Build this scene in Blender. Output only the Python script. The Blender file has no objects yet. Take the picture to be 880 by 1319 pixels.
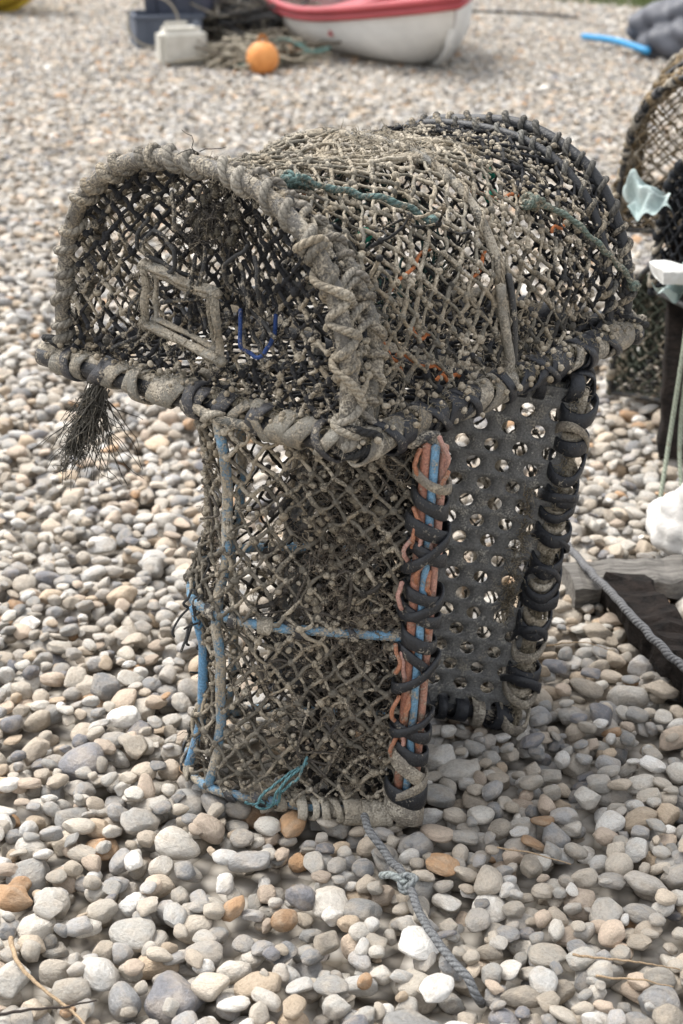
import bpy, math, random
import numpy as np
from mathutils import Matrix, Vector
rng=np.random.default_rng(7); random.seed(7)
sc=bpy.context.scene
PI=math.pi
# ---------------- camera ----------------
CP=math.radians(23.4); CH=1.45; FPX=2030.0
cam=bpy.data.cameras.new("camera"); camo=bpy.data.objects.new("camera",cam); sc.collection.objects.link(camo)
cam.sensor_fit='VERTICAL'; cam.sensor_height=36; cam.sensor_width=24; cam.lens=FPX/1319*36
camo.location=(0,0,CH); camo.rotation_euler=(PI/2-CP,0,0); cam.clip_end=1000; cam.clip_start=.05
cam.dof.use_dof=True; cam.dof.focus_distance=2.42; cam.dof.aperture_fstop=5.0
sc.camera=camo
def px(x,y,h=0.0):
    u=(x-440)/FPX; v=(y-659.5)/FPX
    d=np.array([u,math.cos(CP)-v*math.sin(CP),-math.sin(CP)-v*math.cos(CP)])
    t=(h-CH)/d[2]
    return np.array([0,0,CH])+d*t
# ---------------- world / light ----------------
w=bpy.data.worlds.new("World"); sc.world=w; w.use_nodes=True
nt=w.node_tree; bg=nt.nodes["Background"]
sky=nt.nodes.new("ShaderNodeTexSky"); sky.sky_type='NISHITA'; sky.sun_disc=False
EL=math.radians(60); AZ=math.radians(-50)
sky.sun_elevation=EL; sky.sun_rotation=AZ; sky.dust_density=3.0; sky.air_density=1.0
hs=nt.nodes.new("ShaderNodeHueSaturation"); hs.inputs['Saturation'].default_value=.22; hs.inputs['Value'].default_value=2.2
nt.links.new(sky.outputs[0],hs.inputs['Color']); nt.links.new(hs.outputs[0],bg.inputs[0]); bg.inputs[1].default_value=.15
sl=bpy.data.lights.new("sun","SUN"); so=bpy.data.objects.new("sun",sl); sc.collection.objects.link(so)
sl.energy=3.5; sl.angle=math.radians(34); sl.color=(1,.96,.90)
sd=Vector((math.sin(AZ)*math.cos(EL),math.cos(AZ)*math.cos(EL),math.sin(EL)))
so.rotation_euler=sd.to_track_quat('Z','Y').to_euler()
sc.view_settings.view_transform='Standard'; sc.view_settings.look='None'; sc.view_settings.exposure=0
# ---------------- materials ----------------
def newmat(name):
    m=bpy.data.materials.new(name); m.use_nodes=True
    return m,m.node_tree.nodes,m.node_tree.links,m.node_tree.nodes["Principled BSDF"]
def noise(N,scale,detail=4,rough=.6,co=None,L=None):
    n=N.new("ShaderNodeTexNoise"); n.inputs['Scale'].default_value=scale; n.inputs['Detail'].default_value=detail; n.inputs['Roughness'].default_value=rough
    if co is not None: L.new(co,n.inputs['Vector'])
    return n
def ramp(N,stops,interp='LINEAR'):
    r=N.new("ShaderNodeValToRGB"); r.color_ramp.interpolation=interp
    e=r.color_ramp.elements
    while len(e)<len(stops): e.new(.5)
    for i,(p,c) in enumerate(stops):
        e[i].position=p; e[i].color=(*c,1) if len(c)==3 else c
    return r
def mix(N,L,mode,fac,a,b):
    m=N.new("ShaderNodeMix"); m.data_type='RGBA'; m.blend_type=mode
    for s,v in ((0,fac),(6,a),(7,b)):
        if isinstance(v,(int,float)): m.inputs[s].default_value=v
        elif isinstance(v,tuple): m.inputs[s].default_value=(*v,1)
        else: L.new(v,m.inputs[s])
    return m.outputs[2]
def math_(N,L,op,a,b=0.0,c=None):
    m=N.new("ShaderNodeMath"); m.operation=op
    for i,v in enumerate((a,b,c)):
        if v is None: continue
        if isinstance(v,(int,float)): m.inputs[i].default_value=v
        else: L.new(v,m.inputs[i])
    return m.outputs[0]
def crusty(name,rough=.9,crust=(.37,.33,.265),twist=0,bump=.003,fine=300,spec=.2):
    m,N,L,B=newmat(name)
    at=N.new("ShaderNodeAttribute"); at.attribute_name="col"
    tc=N.new("ShaderNodeTexCoord"); co=tc.outputs['Object']
    n1=noise(N,38,5,.65,co,L); n2=noise(N,fine,3,.6,co,L); n3=noise(N,11,3,.6,co,L)
    s=math_(N,L,'ADD',n1.outputs[0],at.outputs['Alpha'])
    s=math_(N,L,'ADD',s,math_(N,L,'MULTIPLY',math_(N,L,'SUBTRACT',n2.outputs[0],.5),.5))
    mr=N.new("ShaderNodeMapRange"); mr.inputs[1].default_value=.93; mr.inputs[2].default_value=1.08; L.new(s,mr.inputs[0])
    v=ramp(N,[(.3,(.5,.49,.47)),(.7,(1.35,1.35,1.35))]); L.new(n2.outputs[0],v.inputs[0])
    c0=tuple(x*1.22 for x in crust); c1=(crust[0]*.70,crust[1]*.65,crust[2]*.58)
    cr=ramp(N,[(.35,c1),(.65,c0)]); L.new(n3.outputs[0],cr.inputs[0])
    c=mix(N,L,'MIX',mr.outputs[0],at.outputs['Color'],cr.outputs[0])
    c=mix(N,L,'MULTIPLY',.85,c,v.outputs[0])
    h=math_(N,L,'ADD',math_(N,L,'MULTIPLY',n2.outputs[0],.6),math_(N,L,'MULTIPLY',mr.outputs[0],.5))
    if twist:
        uv=N.new("ShaderNodeUVMap"); sp=N.new("ShaderNodeSeparateXYZ"); L.new(uv.outputs[0],sp.inputs[0])
        t=math_(N,L,'ADD',math_(N,L,'MULTIPLY',sp.outputs[0],twist),math_(N,L,'MULTIPLY',sp.outputs[1],3.0))
        t=math_(N,L,'ABSOLUTE',math_(N,L,'SINE',math_(N,L,'MULTIPLY',t,PI)))
        tr=ramp(N,[(0,(.35,.35,.35)),(.5,(1,1,1))]); L.new(t,tr.inputs[0])
        c=mix(N,L,'MULTIPLY',.55,c,tr.outputs[0])
        h=math_(N,L,'ADD',h,math_(N,L,'MULTIPLY',t,.8))
    L.new(c,B.inputs['Base Color'])
    bp=N.new("ShaderNodeBump"); bp.inputs['Distance'].default_value=bump; bp.inputs['Strength'].default_value=.9
    L.new(h,bp.inputs['Height']); L.new(bp.outputs[0],B.inputs['Normal'])
    r=math_(N,L,'ADD',math_(N,L,'MULTIPLY',mr.outputs[0],.95-rough),rough); L.new(r,B.inputs['Roughness'])
    B.inputs['Specular IOR Level'].default_value=spec
    return m
M_rope=crusty("weathered_rope",.92,twist=95,bump=.003)
M_net=crusty("net_twine",.85,bump=.002)
M_rub=crusty("rubber_strap",.42,crust=(.38,.345,.285),bump=.003,spec=.5)
M_pipe=crusty("painted_pipe",.5,crust=(.37,.33,.265),bump=.003,spec=.4)
def simple(name,c1,c2,scale=8,rough=.7,bump=.002,detail=5,sp=.3):
    m,N,L,B=newmat(name); tc=N.new("ShaderNodeTexCoord"); n=noise(N,scale,detail,.65,tc.outputs['Object'],L)
    r=ramp(N,[(.3,c1),(.7,c2)]); L.new(n.outputs[0],r.inputs[0]); L.new(r.outputs[0],B.inputs['Base Color'])
    n2=noise(N,scale*9,3,.6,tc.outputs['Object'],L)
    bp=N.new("ShaderNodeBump"); bp.inputs['Distance'].default_value=bump; L.new(n2.outputs[0],bp.inputs['Height']); L.new(bp.outputs[0],B.inputs['Normal'])
    B.inputs['Roughness'].default_value=rough; B.inputs['Specular IOR Level'].default_value=sp
    return m
# ---------------- mesh builder ----------------
class MB:
    def __init__(s): s.v=[];s.f=[];s.uv=[];s.c=[];s.n=0
    def add(s,V,F,UV,C):
        s.v.append(V.reshape(-1,3)); s.f.append(F.reshape(-1,4)+s.n); s.uv.append(UV.reshape(-1,2)); s.c.append(C.reshape(-1,4)); s.n+=len(s.v[-1])
    def tubes(s,P,R,S=6,col=(.3,.3,.3,0),closed=False,cap=True):
        P=np.asarray(P,float)
        if P.ndim==2: P=P[None]
        N,K,_=P.shape
        R=np.broadcast_to(np.asarray(R,float),(N,K)).copy()
        if cap and not closed:
            t0=P[:,:1]-P[:,1:2]; t0/=np.linalg.norm(t0,axis=-1,keepdims=True)+1e-9
            t1=P[:,-1:]-P[:,-2:-1]; t1/=np.linalg.norm(t1,axis=-1,keepdims=True)+1e-9
            P=np.concatenate([P[:,:1]+t0*R[:,:1,None]*.5,P,P[:,-1:]+t1*R[:,-1:,None]*.5],1)
            R=np.concatenate([R[:,:1]*.05,R,R[:,-1:]*.05],1); K+=2
        if closed: T=np.roll(P,-1,1)-np.roll(P,1,1)
        else: T=np.gradient(P,axis=1)
        T/=np.linalg.norm(T,axis=-1,keepdims=True)+1e-12
        ax=np.eye(3)[np.argmin(np.abs(T[:,0]),axis=1)]
        n=np.cross(T[:,0],ax); n/=np.linalg.norm(n,axis=-1,keepdims=True)+1e-12
        NN=np.empty((N,K,3))
        for k in range(K):
            n=n-(n*T[:,k]).sum(-1,keepdims=True)*T[:,k]; n/=np.linalg.norm(n,axis=-1,keepdims=True)+1e-12; NN[:,k]=n
        BB=np.cross(T,NN)
        ph=np.arange(S)/S*2*PI
        V=P[:,:,None]+R[:,:,None,None]*(np.cos(ph)[None,None,:,None]*NN[:,:,None]+np.sin(ph)[None,None,:,None]*BB[:,:,None])
        k2=K if closed else K-1
        i,k,q=np.meshgrid(np.arange(N),np.arange(k2),np.arange(S),indexing='ij')
        kn=(k+1)%K; qn=(q+1)%S
        idx=lambda a,b,c:(a*K+b)*S+c
        F=np.stack([idx(i,k,q),idx(i,k,qn),idx(i,kn,qn),idx(i,kn,q)],-1)
        cl=np.concatenate([np.zeros((N,1)),np.cumsum(np.linalg.norm(np.diff(P,axis=1),axis=-1),1)],1)
        if closed: cl=np.concatenate([cl,cl[:,-1:]+.01],1)
        kk=k+1
        UV=np.stack([np.stack([cl[i,k],q/S],-1),np.stack([cl[i,k],(q+1)/S],-1),np.stack([cl[i,kk],(q+1)/S],-1),np.stack([cl[i,kk],q/S],-1)],-2)
        C=np.asarray(col,float)
        if C.ndim==1: C=np.broadcast_to(C,(N,K,S,4))
        elif C.ndim==2: C=np.broadcast_to(C[:,None,None],(N,K,S,4))
        s.add(V,F,UV,np.ascontiguousarray(C))
    def blobs(s,P,r,col,elong=1.0):
        P=np.asarray(P,float); N=len(P)
        d=rng.normal(size=(N,3)); d/=np.linalg.norm(d,axis=1,keepdims=True)
        r=np.broadcast_to(np.asarray(r,float),(N,))
        t=np.array([-1,-.75,0,.75,1])*elong; rr=np.array([.08,.7,1,.7,.08])
        s.tubes(P[:,None]+d[:,None]*t[None,:,None]*r[:,None,None],r[:,None]*rr[None]*rng.uniform(.8,1.2,(N,5)),6,col,cap=False)
    def obj(s,name,mat,parent=None,smooth=True):
        V=np.concatenate(s.v); F=np.concatenate(s.f); UV=np.concatenate(s.uv); C=np.concatenate(s.c)
        me=bpy.data.meshes.new(name); me.vertices.add(len(V)); me.vertices.foreach_set("co",V.ravel())
        me.loops.add(len(F)*4); me.loops.foreach_set("vertex_index",F.ravel().astype(np.int32))
        me.polygons.add(len(F)); me.polygons.foreach_set("loop_start",np.arange(0,len(F)*4,4,dtype=np.int32))
        try: me.polygons.foreach_set("loop_total",np.full(len(F),4,np.int32))
        except Exception: pass
        ul=me.uv_layers.new(name="UVMap"); ul.data.foreach_set("uv",UV.ravel())
        a=me.attributes.new("col",'FLOAT_COLOR','POINT'); a.data.foreach_set("color",C.ravel().astype(np.float32))
        me.update(calc_edges=True); me.validate()
        if smooth: me.polygons.foreach_set("use_smooth",np.ones(len(me.polygons),bool))
        me.materials.append(mat)
        return link(name,me,parent)
def link(name,me,parent=None):
    o=bpy.data.objects.new(name,me); sc.collection.objects.link(o)
    if parent is not None: o.parent=parent
    return o
def empty(name,M=None):
    o=bpy.data.objects.new(name,None); sc.collection.objects.link(o); o.empty_display_size=.1
    if M is not None: o.matrix_world=M
    return o
def resample(P,step=None,K=None):
    P=np.asarray(P,float)
    d=np.r_[0,np.cumsum(np.linalg.norm(np.diff(P,axis=0),axis=1))]
    if K is None: K=max(3,int(d[-1]/step)+1)
    t=np.linspace(0,d[-1],K)
    Q=np.stack([np.interp(t,d,P[:,i]) for i in range(3)],1)
    return Q,t
def spline(P,K=40):
    P=np.asarray(P,float); n=len(P); out=[]
    Q=np.vstack([2*P[0]-P[1],P,2*P[-1]-P[-2]])
    for t in np.linspace(0,n-1-1e-6,K):
        i=int(t); f=t-i; a,b,c,d=Q[i:i+4]
        out.append(.5*((2*b)+(-a+c)*f+(2*a-5*b+4*c-d)*f*f+(-a+3*b-3*c+d)*f**3))
    return np.array(out)
def frames(P):
    T=np.gradient(P,axis=0); T/=np.linalg.norm(T,axis=1,keepdims=True)+1e-12
    n=np.cross(T[0],np.eye(3)[np.argmin(np.abs(T[0]))]); N=[]
    for t in T:
        n=n-n.dot(t)*t; n/=np.linalg.norm(n)+1e-12; N.append(n)
    N=np.array(N); return T,N,np.cross(T,N)
def jit(P,a,f=1.0,seed=0):
    P=np.asarray(P); r=np.random.default_rng(seed); o=np.zeros_like(P)
    for k in range(3):
        w_=r.normal(size=(3,3))*f*(1+k); ph=r.uniform(0,6.3,3)
        o+=np.sin(P@w_+ph)/(1+k)
    return P+a*o
def helix(mb,path,R0,r,pitch,col,crust=.4,S=8,hand=1,wob=1.0):
    Q,t=resample(path,pitch/14)
    T,N,B=frames(Q); a,b,c=rng.uniform(0,6,3)
    ph=hand*2*PI*t/pitch+wob*(1.3*np.sin(t*17+a)+.9*np.sin(t*41+b))
    RR=R0*(1+.10*np.sin(t*61+c)+.07*np.sin(t*143+a))
    P=Q+RR[:,None]*(np.cos(ph)[:,None]*N+np.sin(ph)[:,None]*B)+T*(.004*np.sin(ph*.5+b)+.003*np.sin(t*77))[:,None]
    rr=r*(1+.14*np.sin(t*90+1)+.1*np.sin(t*211))
    K=len(P); c=np.zeros((1,K+2,S,4)); base=np.array(col)
    v=1+.22*np.sin(np.linspace(0,K/19,K+2))+.18*np.sin(np.linspace(0,K/7.3,K+2))
    c[...,:3]=base[None,None,None,:]*v[None,:,None,None]; c[...,3]=crust+.15*np.sin(np.linspace(0,K/31.,K+2))[None,:,None]
    mb.tubes(P,rr[None],S,c)
def rings(mb,path,spacing,R0,width,thick,slant,colf,M=20,skip=0.0):
    Q,t=resample(path,.004); T,N,B=frames(Q)
    cs=np.arange(spacing*.5,t[-1]-spacing*.3,spacing); cs=cs+rng.uniform(-.22,.22,len(cs))*spacing
    cs=cs[rng.random(len(cs))>=skip]
    n=len(cs)
    if n==0: return
    ii=np.clip((cs/t[-1]*(len(Q)-1)).astype(int),0,len(Q)-1)
    th=np.arange(M)/M*2*PI; S=8; ph=np.arange(S)/S*2*PI
    r0=R0*(1+rng.uniform(-.04,.10,(n,1))+.06*np.sin(2*th[None]+rng.uniform(0,6.3,(n,1)))+.03*np.sin(5*th[None]+rng.uniform(0,6.3,(n,1))))
    wd=width*rng.uniform(.65,1.2,(n,1))*(1+.18*np.sin(th[None]+rng.uniform(0,6,(n,1))))
    sl_=slant*rng.uniform(.3,1.6,(n,1))*np.cos(th[None]+rng.uniform(-.5,.5,(n,1)))
    rad=np.cos(th)[None,:,None]*N[ii][:,None]+np.sin(th)[None,:,None]*B[ii][:,None]
    sq=lambda x:np.sign(x)*np.abs(x)**.4
    V=Q[ii][:,None,None]+rad[:,:,None]*(r0[:,:,None,None]+thick*sq(np.cos(ph))[None,None,:,None])+T[ii][:,None,None]*(sl_[:,:,None,None]+wd[:,:,None,None]*.5*sq(np.sin(ph))[None,None,:,None])
    i,k,q=np.meshgrid(np.arange(n),np.arange(M),np.arange(S),indexing='ij')
    idx=lambda a,b,c:(a*M+b%M)*S+c%S
    F=np.stack([idx(i,k,q),idx(i,k,q+1),idx(i,k+1,q+1),idx(i,k+1,q)],-1)
    UV=np.stack([np.stack([k/M,q/S],-1)]*4,-2).astype(float)
    C=np.array([colf(cs[a]/t[-1]) for a in range(n)])
    mb.add(V,F,UV,np.ascontiguousarray(np.broadcast_to(C[:,None,None],(n,M,S,4))))
def hairs(mb,P,n,length,r,col,down=.3,wig=.6,K=6,dirs=None,sp=.5):
    P=np.asarray(P); b=P[rng.integers(0,len(P),n)]+rng.normal(size=(n,3))*.004
    d=rng.normal(size=(n,3)) if dirs is None else dirs[None]+sp*rng.normal(size=(n,3))
    d/=np.linalg.norm(d,axis=1,keepdims=True)
    pts=[b]; st=length*rng.uniform(.3,1.4,(n,1))/K
    for k in range(K-1):
        d=d+wig*rng.normal(size=(n,3)); d[:,2]-=down; d/=np.linalg.norm(d,axis=1,keepdims=True); pts.append(pts[-1]+d*st)
    C=np.zeros((n,4)); C[:]=col; C[:,:3]*=rng.uniform(.6,1.5,(n,1))
    mb.tubes(np.stack(pts,1),r*np.linspace(1,.5,K)[None],3,C,cap=False)
# ---- nets
def strands(mb,A,Bp,colf,r=.0028,knot=.0055,bow=.003,nodes=None,drop=0.02):
    keep=rng.random(len(A))>drop; A=A[keep];Bp=Bp[keep]; n=len(A); K=5
    t=np.linspace(0,1,K)[None,:,None]
    P=A[:,None]*(1-t)+Bp[:,None]*t+np.sin(PI*t)*rng.normal(size=(n,1,3))*bow+rng.normal(size=(n,K,3))*.0005
    R=r*rng.uniform(.75,1.35,(n,1))*rng.uniform(.75,1.4,(n,K))
    mb.tubes(P,R,5,colf((A+Bp)/2),cap=False)
    if nodes is not None:
        kk=nodes; mb.blobs(kk,knot*rng.uniform(.7,1.4,len(kk)),colf(kk),1.1)
def archnet(mb,amap,s0,s1,w0,w1,ds,dw,colf,seed=1,drop=.02,r=.0028,knot=.0055,jn=.002,per=1.2,warp=.0045):
    ni=int(round((s1-s0)/ds)); nj=int(round((w1-w0)*per/dw))
    if nj%2: nj+=1
    S_,W_=np.meshgrid(np.linspace(s0,s1,ni+1),np.linspace(w0,w1,nj+1),indexing='ij')
    X=amap(S_.ravel(),W_.ravel())
    J=jit(X,warp,14,seed)+rng.normal(size=X.shape)*jn
    inner=((S_>s0+1e-6)&(S_<s1-1e-6)&(W_>w0+1e-6)&(W_<w1-1e-6)).ravel()
    X=np.where(inner[:,None],J,X).reshape(ni+1,nj+1,3)
    A=[];B_=[]
    for i in range(ni):
        for j in range(nj+1):
            if (i+j)%2==0:
                for dj in(-1,1):
                    if 0<=j+dj<=nj: A.append(X[i,j]);B_.append(X[i+1,j+dj])
    nd=[X[i,j] for i in range(ni+1) for j in range(nj+1) if (i+j)%2==0]
    strands(mb,np.array(A),np.array(B_),colf,r,knot,.0022,np.array(nd),drop)
def facenet(mb,inside,to3,y0,y1,z0,z1,dy,dz,colf,drop=.02,r=.0028,knot=.0055):
    ni=int((y1-y0)/dy); nj=int((z1-z0)/dz); A=[];B_=[];nd=[]
    Y={}
    for i in range(ni+1):
        for j in range(nj+1):
            if (i+j)%2==0: 
                a=y0+i*dy; b=z0+j*dz
                Y[i,j]=(a+rng.normal()*.0014+.004*math.sin(a*31+b*17),b+rng.normal()*.0014+.004*math.sin(b*27+a*13))
    for (i,j),p in Y.items():
        if inside(*p): nd.append(to3(*p))
        for dj in(-1,1):
            q=Y.get((i+1,j+dj))
            if q is None: continue
            a,b=inside(*p),inside(*q)
            if not(a or b): continue
            pp,qq=p,q
            if not a: pp,qq=q,p
            if a!=b:
                lo,hi=0.,1.
                for _ in range(8):
                    m_=(lo+hi)/2
                    if inside(pp[0]+(qq[0]-pp[0])*m_,pp[1]+(qq[1]-pp[1])*m_): lo=m_
                    else: hi=m_
                qq=(pp[0]+(qq[0]-pp[0])*lo,pp[1]+(qq[1]-pp[1])*lo)
            A.append(to3(*pp));B_.append(to3(*qq))
    strands(mb,np.array(A),np.array(B_),colf,r,knot,.002,np.array(nd),drop)
def mk_amap(W,Hf,n,L,sag=.012,hoops=(0,)):
    th=np.linspace(0,PI,400); c=np.cos(th); s_=np.sin(th); H0=.37
    y=-W/2*np.sign(c)*np.abs(c)**(2/n); z=H0*np.abs(s_)**(2/n)
    y=y*(1+.05*np.sin(th)*1.0)
    d=np.r_[0,np.cumsum(np.hypot(np.diff(y),np.diff(z)))]; per=d[-1]; d/=per
    hp=np.array(hoops)
    def f(s,w_):
        s=np.asarray(s,float);w_=np.asarray(w_,float)
        Y=np.interp(w_,d,y);Z=np.interp(w_,d,z)*Hf(s)/H0
        dist=np.min(np.abs(s[...,None]-hp),axis=-1)
        g=1-sag/.2*np.minimum(dist,.09)/.09*1.2*np.sin(PI*w_)
        return np.stack([s,Y*g,Z*g],-1)
    return f,per
def inside_D(W,H,n):
    return lambda y,z: z>=0 and (abs(y)/(W/2*(1+.05*min(1,z/H))))**n+(max(z,0)/H)**n<=1
def cv(base,crust,var=.3,cvv=.12):
    base=np.array(base)
    def f(X):
        X=np.atleast_2d(X); n=len(X); C=np.empty((n,4)); C[:,:3]=base*rng.uniform(1-var,1+var,(n,1)); 
        C[:,3]=crust+cvv*rng.normal(size=n)+.12*np.sin(X[:,0]*19+X[:,2]*13); return C
    return f
BLK=(.022,.023,.026); GRY=(.26,.24,.205)
# ============ top pot ============
F_=px(460,580,.66);L_=px(75,465,.66);R_=px(810,430,.66)
xa=(R_-F_);TL=np.linalg.norm(xa);xa/=TL
ya=np.array([-xa[1],xa[0],0]); TW=float(np.dot(L_-F_,ya)); org=F_+ya*TW/2
def mat4(x,y,z,o): return Matrix(((x[0],y[0],z[0],o[0]),(x[1],y[1],z[1],o[1]),(x[2],y[2],z[2],o[2]),(0,0,0,1)))
top=empty("lobster_pot",mat4(xa,ya,(0,0,1),org))
Hf=lambda s:np.interp(s,[0,TL*.5,TL*.8,TL],[.36,.345,.35,.325])
HN=2.45
am,per=mk_amap(TW-.02,Hf,HN,TL,.012,(0,.37,TL))
fr=MB(); rp=MB(); ne=MB(); fi=MB(); rb=MB()
hw=TW/2
rails=[[(-.0,-hw,0),(TL,-hw,0)],[(-.0,hw+.04,0),(0,-hw-.0,0)],[(TL,-hw-.02,0),(TL,hw,0)],[(TL,hw,0),(0,hw,0)],[(TL*.5,-hw,0),(TL*.5,hw,0)]]
for a,b in rails:
    P,_=resample([a,b],.03); P=jit(P,.0025,9,3); fr.tubes(P,.0175,12,(*BLK,.38))
    fr.tubes(P+np.array([0,0,.012]),.011,8,(.14,.13,.11,.6))
def sc1(t):
    g=rng.random()
    if g<.6: k=rng.uniform(.65,1.2); return (.23*k,.215*k,.18*k,.48)
    return (.04,.04,.045,.42)
def sc2(t):
    g=rng.random()
    if g<.74: return (.018,.02,.026,.26+.12*rng.random())
    k=rng.uniform(.6,1.1); return (.23*k,.21*k,.175*k,.5)
rings(rb,[(0,hw+.01,.003),(0,-hw+.01,.003)],.044,.0220,.035,.0028,.014,sc1,M=28)
rings(rb,[(0,hw+.01,.003),(0,-hw+.01,.003)],.13,.0255,.020,.0028,-.02,sc1,M=28)
rings(rb,[(0,-hw,.003),(TL,-hw,.003)],.037,.0220,.033,.0028,.017,sc2,M=28)
rings(rb,[(0,-hw,.003),(TL,-hw,.003)],.10,.0255,.020,.0028,-.022,sc2,M=28)
rings(rb,[(TL,-hw,.003),(TL,hw,.003)],.05,.0220,.03,.003,.018,sc2)
rings(rb,[(0,hw,.003),(TL,hw,.003)],.05,.0220,.03,.003,.018,sc2)
def hoop(s,dz=0,inset=0):
    w_=np.linspace(0,1,90); P=am(np.full(90,s),w_); P[:,1]*=(1-inset); P[:,2]=P[:,2]*(1-inset)+dz; return P
hp0=jit(hoop(0.0),.004,9,5); fr.tubes(hp0,.0130,10,(.12,.11,.095,.5)); helix(rp,hp0,.0140,.0068,.042,GRY,.40)
hp1=jit(hoop(.058,.006),.005,11,8); hp1[:,0]-=.03*(1-hp1[:,2]/.12).clip(0,1)
fr.tubes(hp1,.009,8,(.15,.14,.12,.5)); helix(rp,hp1,.0110,.0062,.033,(.23,.21,.18),.42,hand=-1)
helix(rp,hp0[:26],.0185,.0062,.060,(.30,.275,.23),.48,hand=-1)
for k in range(9):
    i=int(rng.integers(3,70)); P=spline([hp0[i]+np.array([-.012,0,0]),(hp0[i]+hp1[i+2])/2+np.array([0,-.0,.018]),hp1[i+3]+np.array([.012,0,.0])],14); rp.tubes(P,.0055,7,(*GRY,.45))
hpm=hoop(.37); fr.tubes(hpm,.008,8,(.12,.115,.10,.55)); helix(rp,hpm,.0095,.0035,.07,(.22,.20,.165),.5)
hpe=jit(hoop(TL),.003,9,6); fr.tubes(hpe,.0105,10,(*BLK,.3)); helix(rp,hpe,.0120,.0052,.034,(.12,.115,.105),.38)
hpe2=hoop(TL-.05,.002); fr.tubes(hpe2,.008,8,(*BLK,.3)); helix(rp,hpe2,.010,.0045,.04,(.16,.155,.14),.42)
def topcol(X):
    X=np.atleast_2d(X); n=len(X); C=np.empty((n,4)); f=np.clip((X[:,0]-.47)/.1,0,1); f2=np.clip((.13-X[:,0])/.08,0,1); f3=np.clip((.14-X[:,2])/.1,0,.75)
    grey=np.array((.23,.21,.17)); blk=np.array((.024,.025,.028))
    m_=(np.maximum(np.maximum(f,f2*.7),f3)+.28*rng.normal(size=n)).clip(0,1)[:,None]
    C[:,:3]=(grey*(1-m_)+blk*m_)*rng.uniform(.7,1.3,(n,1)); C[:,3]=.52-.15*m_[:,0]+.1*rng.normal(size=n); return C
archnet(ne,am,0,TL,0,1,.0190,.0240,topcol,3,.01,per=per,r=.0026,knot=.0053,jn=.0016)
am2=lambda s,w_: am(s,w_)*np.array([1,.965,.965])
archnet(ne,am2,TL-.2,TL,.1,.6,.019,.023,cv(BLK,.28),14,.1,per=per,r=.0025)
# silt clumps clogging the mesh
cs_=am(rng.uniform(.0,TL,900),rng.beta(1.2,2.2,900)); ne.blobs(cs_,rng.uniform(.002,.0058,900),(.33,.295,.235,.6))
H0_=.36
insD=inside_D(TW-.03,H0_-.005,HN)
facenet(ne,insD,lambda y,z:np.array([.004+.06*math.exp(-((y-.0)**2+(z-.2)**2)/.02),y,z]),-hw,hw,0,.4,.0185,.018,cv((.028,.028,.03),.37),.02,r=.0028,knot=.0057)
facenet(ne,inside_D(TW-.03,Hf(.37)-.005,HN),lambda y,z:np.array([.37,y,z]),-hw,hw,0,.4,.022,.022,cv((.03,.03,.03),.3),.08,r=.0022)
facenet(ne,inside_D(TW-.03,Hf(TL)-.005,HN),lambda y,z:np.array([TL,y,z]),-hw,hw,0,.4,.02,.02,cv(BLK,.28),.02,r=.0024)
facenet(ne,lambda y,z:abs(y)<hw-.005 and 0<z<TL,lambda y,z:np.array([z,y,.0]),-hw,hw,0,TL,.02,.02,cv(BLK,.3),.02,r=.0026)
def cone(c0,r0,c1,r1,colf,ax):
    c0=np.array(c0);c1=np.array(c1); e1=np.cross(ax,(0,0,1));e1/=np.linalg.norm(e1);e2=np.cross(ax,e1)
    def f(s,w_):
        s=np.asarray(s);a=np.asarray(w_)*2*PI; rr=r0+(r1-r0)*s**.7
        return c0+(c1-c0)*s[...,None]+rr[...,None]*(np.cos(a)[...,None]*e1+np.sin(a)[...,None]*e2)
    S_=8;Wn=20; g=[[f(np.array(i/S_),np.array(j/Wn)) for j in range(Wn+1)] for i in range(S_+1)]
    A=[];B_=[]
    for i in range(S_):
        for j in range(Wn+1):
            if (i+j)%2==0:
                for dj in(-1,1):
                    if 0<=j+dj<=Wn: A.append(g[i][j]);B_.append(g[i+1][j+dj])
    nd=[g[i][j] for i in range(S_+1) for j in range(Wn+1) if (i+j)%2==0]
    strands(ne,np.array(A),np.array(B_),colf,.0022,.0042,.004,np.array(nd),.04)
    rr=f(np.full(41,1.0),np.linspace(0,1,41)); ne.tubes(rr,.0045,6,(.25,.23,.2,.5))
cone((.2,-hw+.04,.17),.13,(.2,-.04,.15),.06,cv((.03,.03,.03),.3),np.array((0,1,0.)))
cone((.37,0,.17),.14,(.56,0,.14),.06,cv((.02,.05,.045),.25),np.array((1,0,0.)))
a=np.linspace(0,2*PI,60); 
for k in range(4):
    P=am(.38+(.10+.006*k)*np.cos(a),.46+(.065+.004*k)*np.sin(a)); P[:,2]+=.003+.002*np.sin(9*a+k)
    ne.tubes(jit(P,.003,30,k),.0036,6,(.40,.36,.29,.6))
cr=am(.38+rng.normal(size=900)*.06,.45+rng.normal(size=900)*.035)
hairs(fi,cr,800,.04,.0009,(.42,.37,.29,.5),down=.25,wig=.5)
am3=lambda s,w_: am(s,w_)*np.array([1,1.004,1.004])
archnet(ne,am3,.26,.52,.40,.56,.009,.012,cv((.40,.36,.30),.5),55,.2,per=per,r=.0027,knot=.0034)
def rect(pts,x,r,col,mb):
    for i in range(4):
        a_=np.array(pts[i]);b_=np.array(pts[(i+1)%4])
        P=np.array([[x,*(a_+(b_-a_)*t)] for t in np.linspace(-.06,1.06,14)]); mb.tubes(jit(P,.0016,60,i),r*(1+.14*np.sin(np.linspace(0,9,14)+i))[None],4,col)
q=[(.095,.105),(-.060,.080),(-.055,.180),(.09,.198)]
rect(q,-.012,.0085,(.32,.30,.255,.58),rb)
rect([(y*.78+.002,z*.76+.034) for y,z in q],-.007,.0055,(.30,.28,.24,.56),rb)
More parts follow.
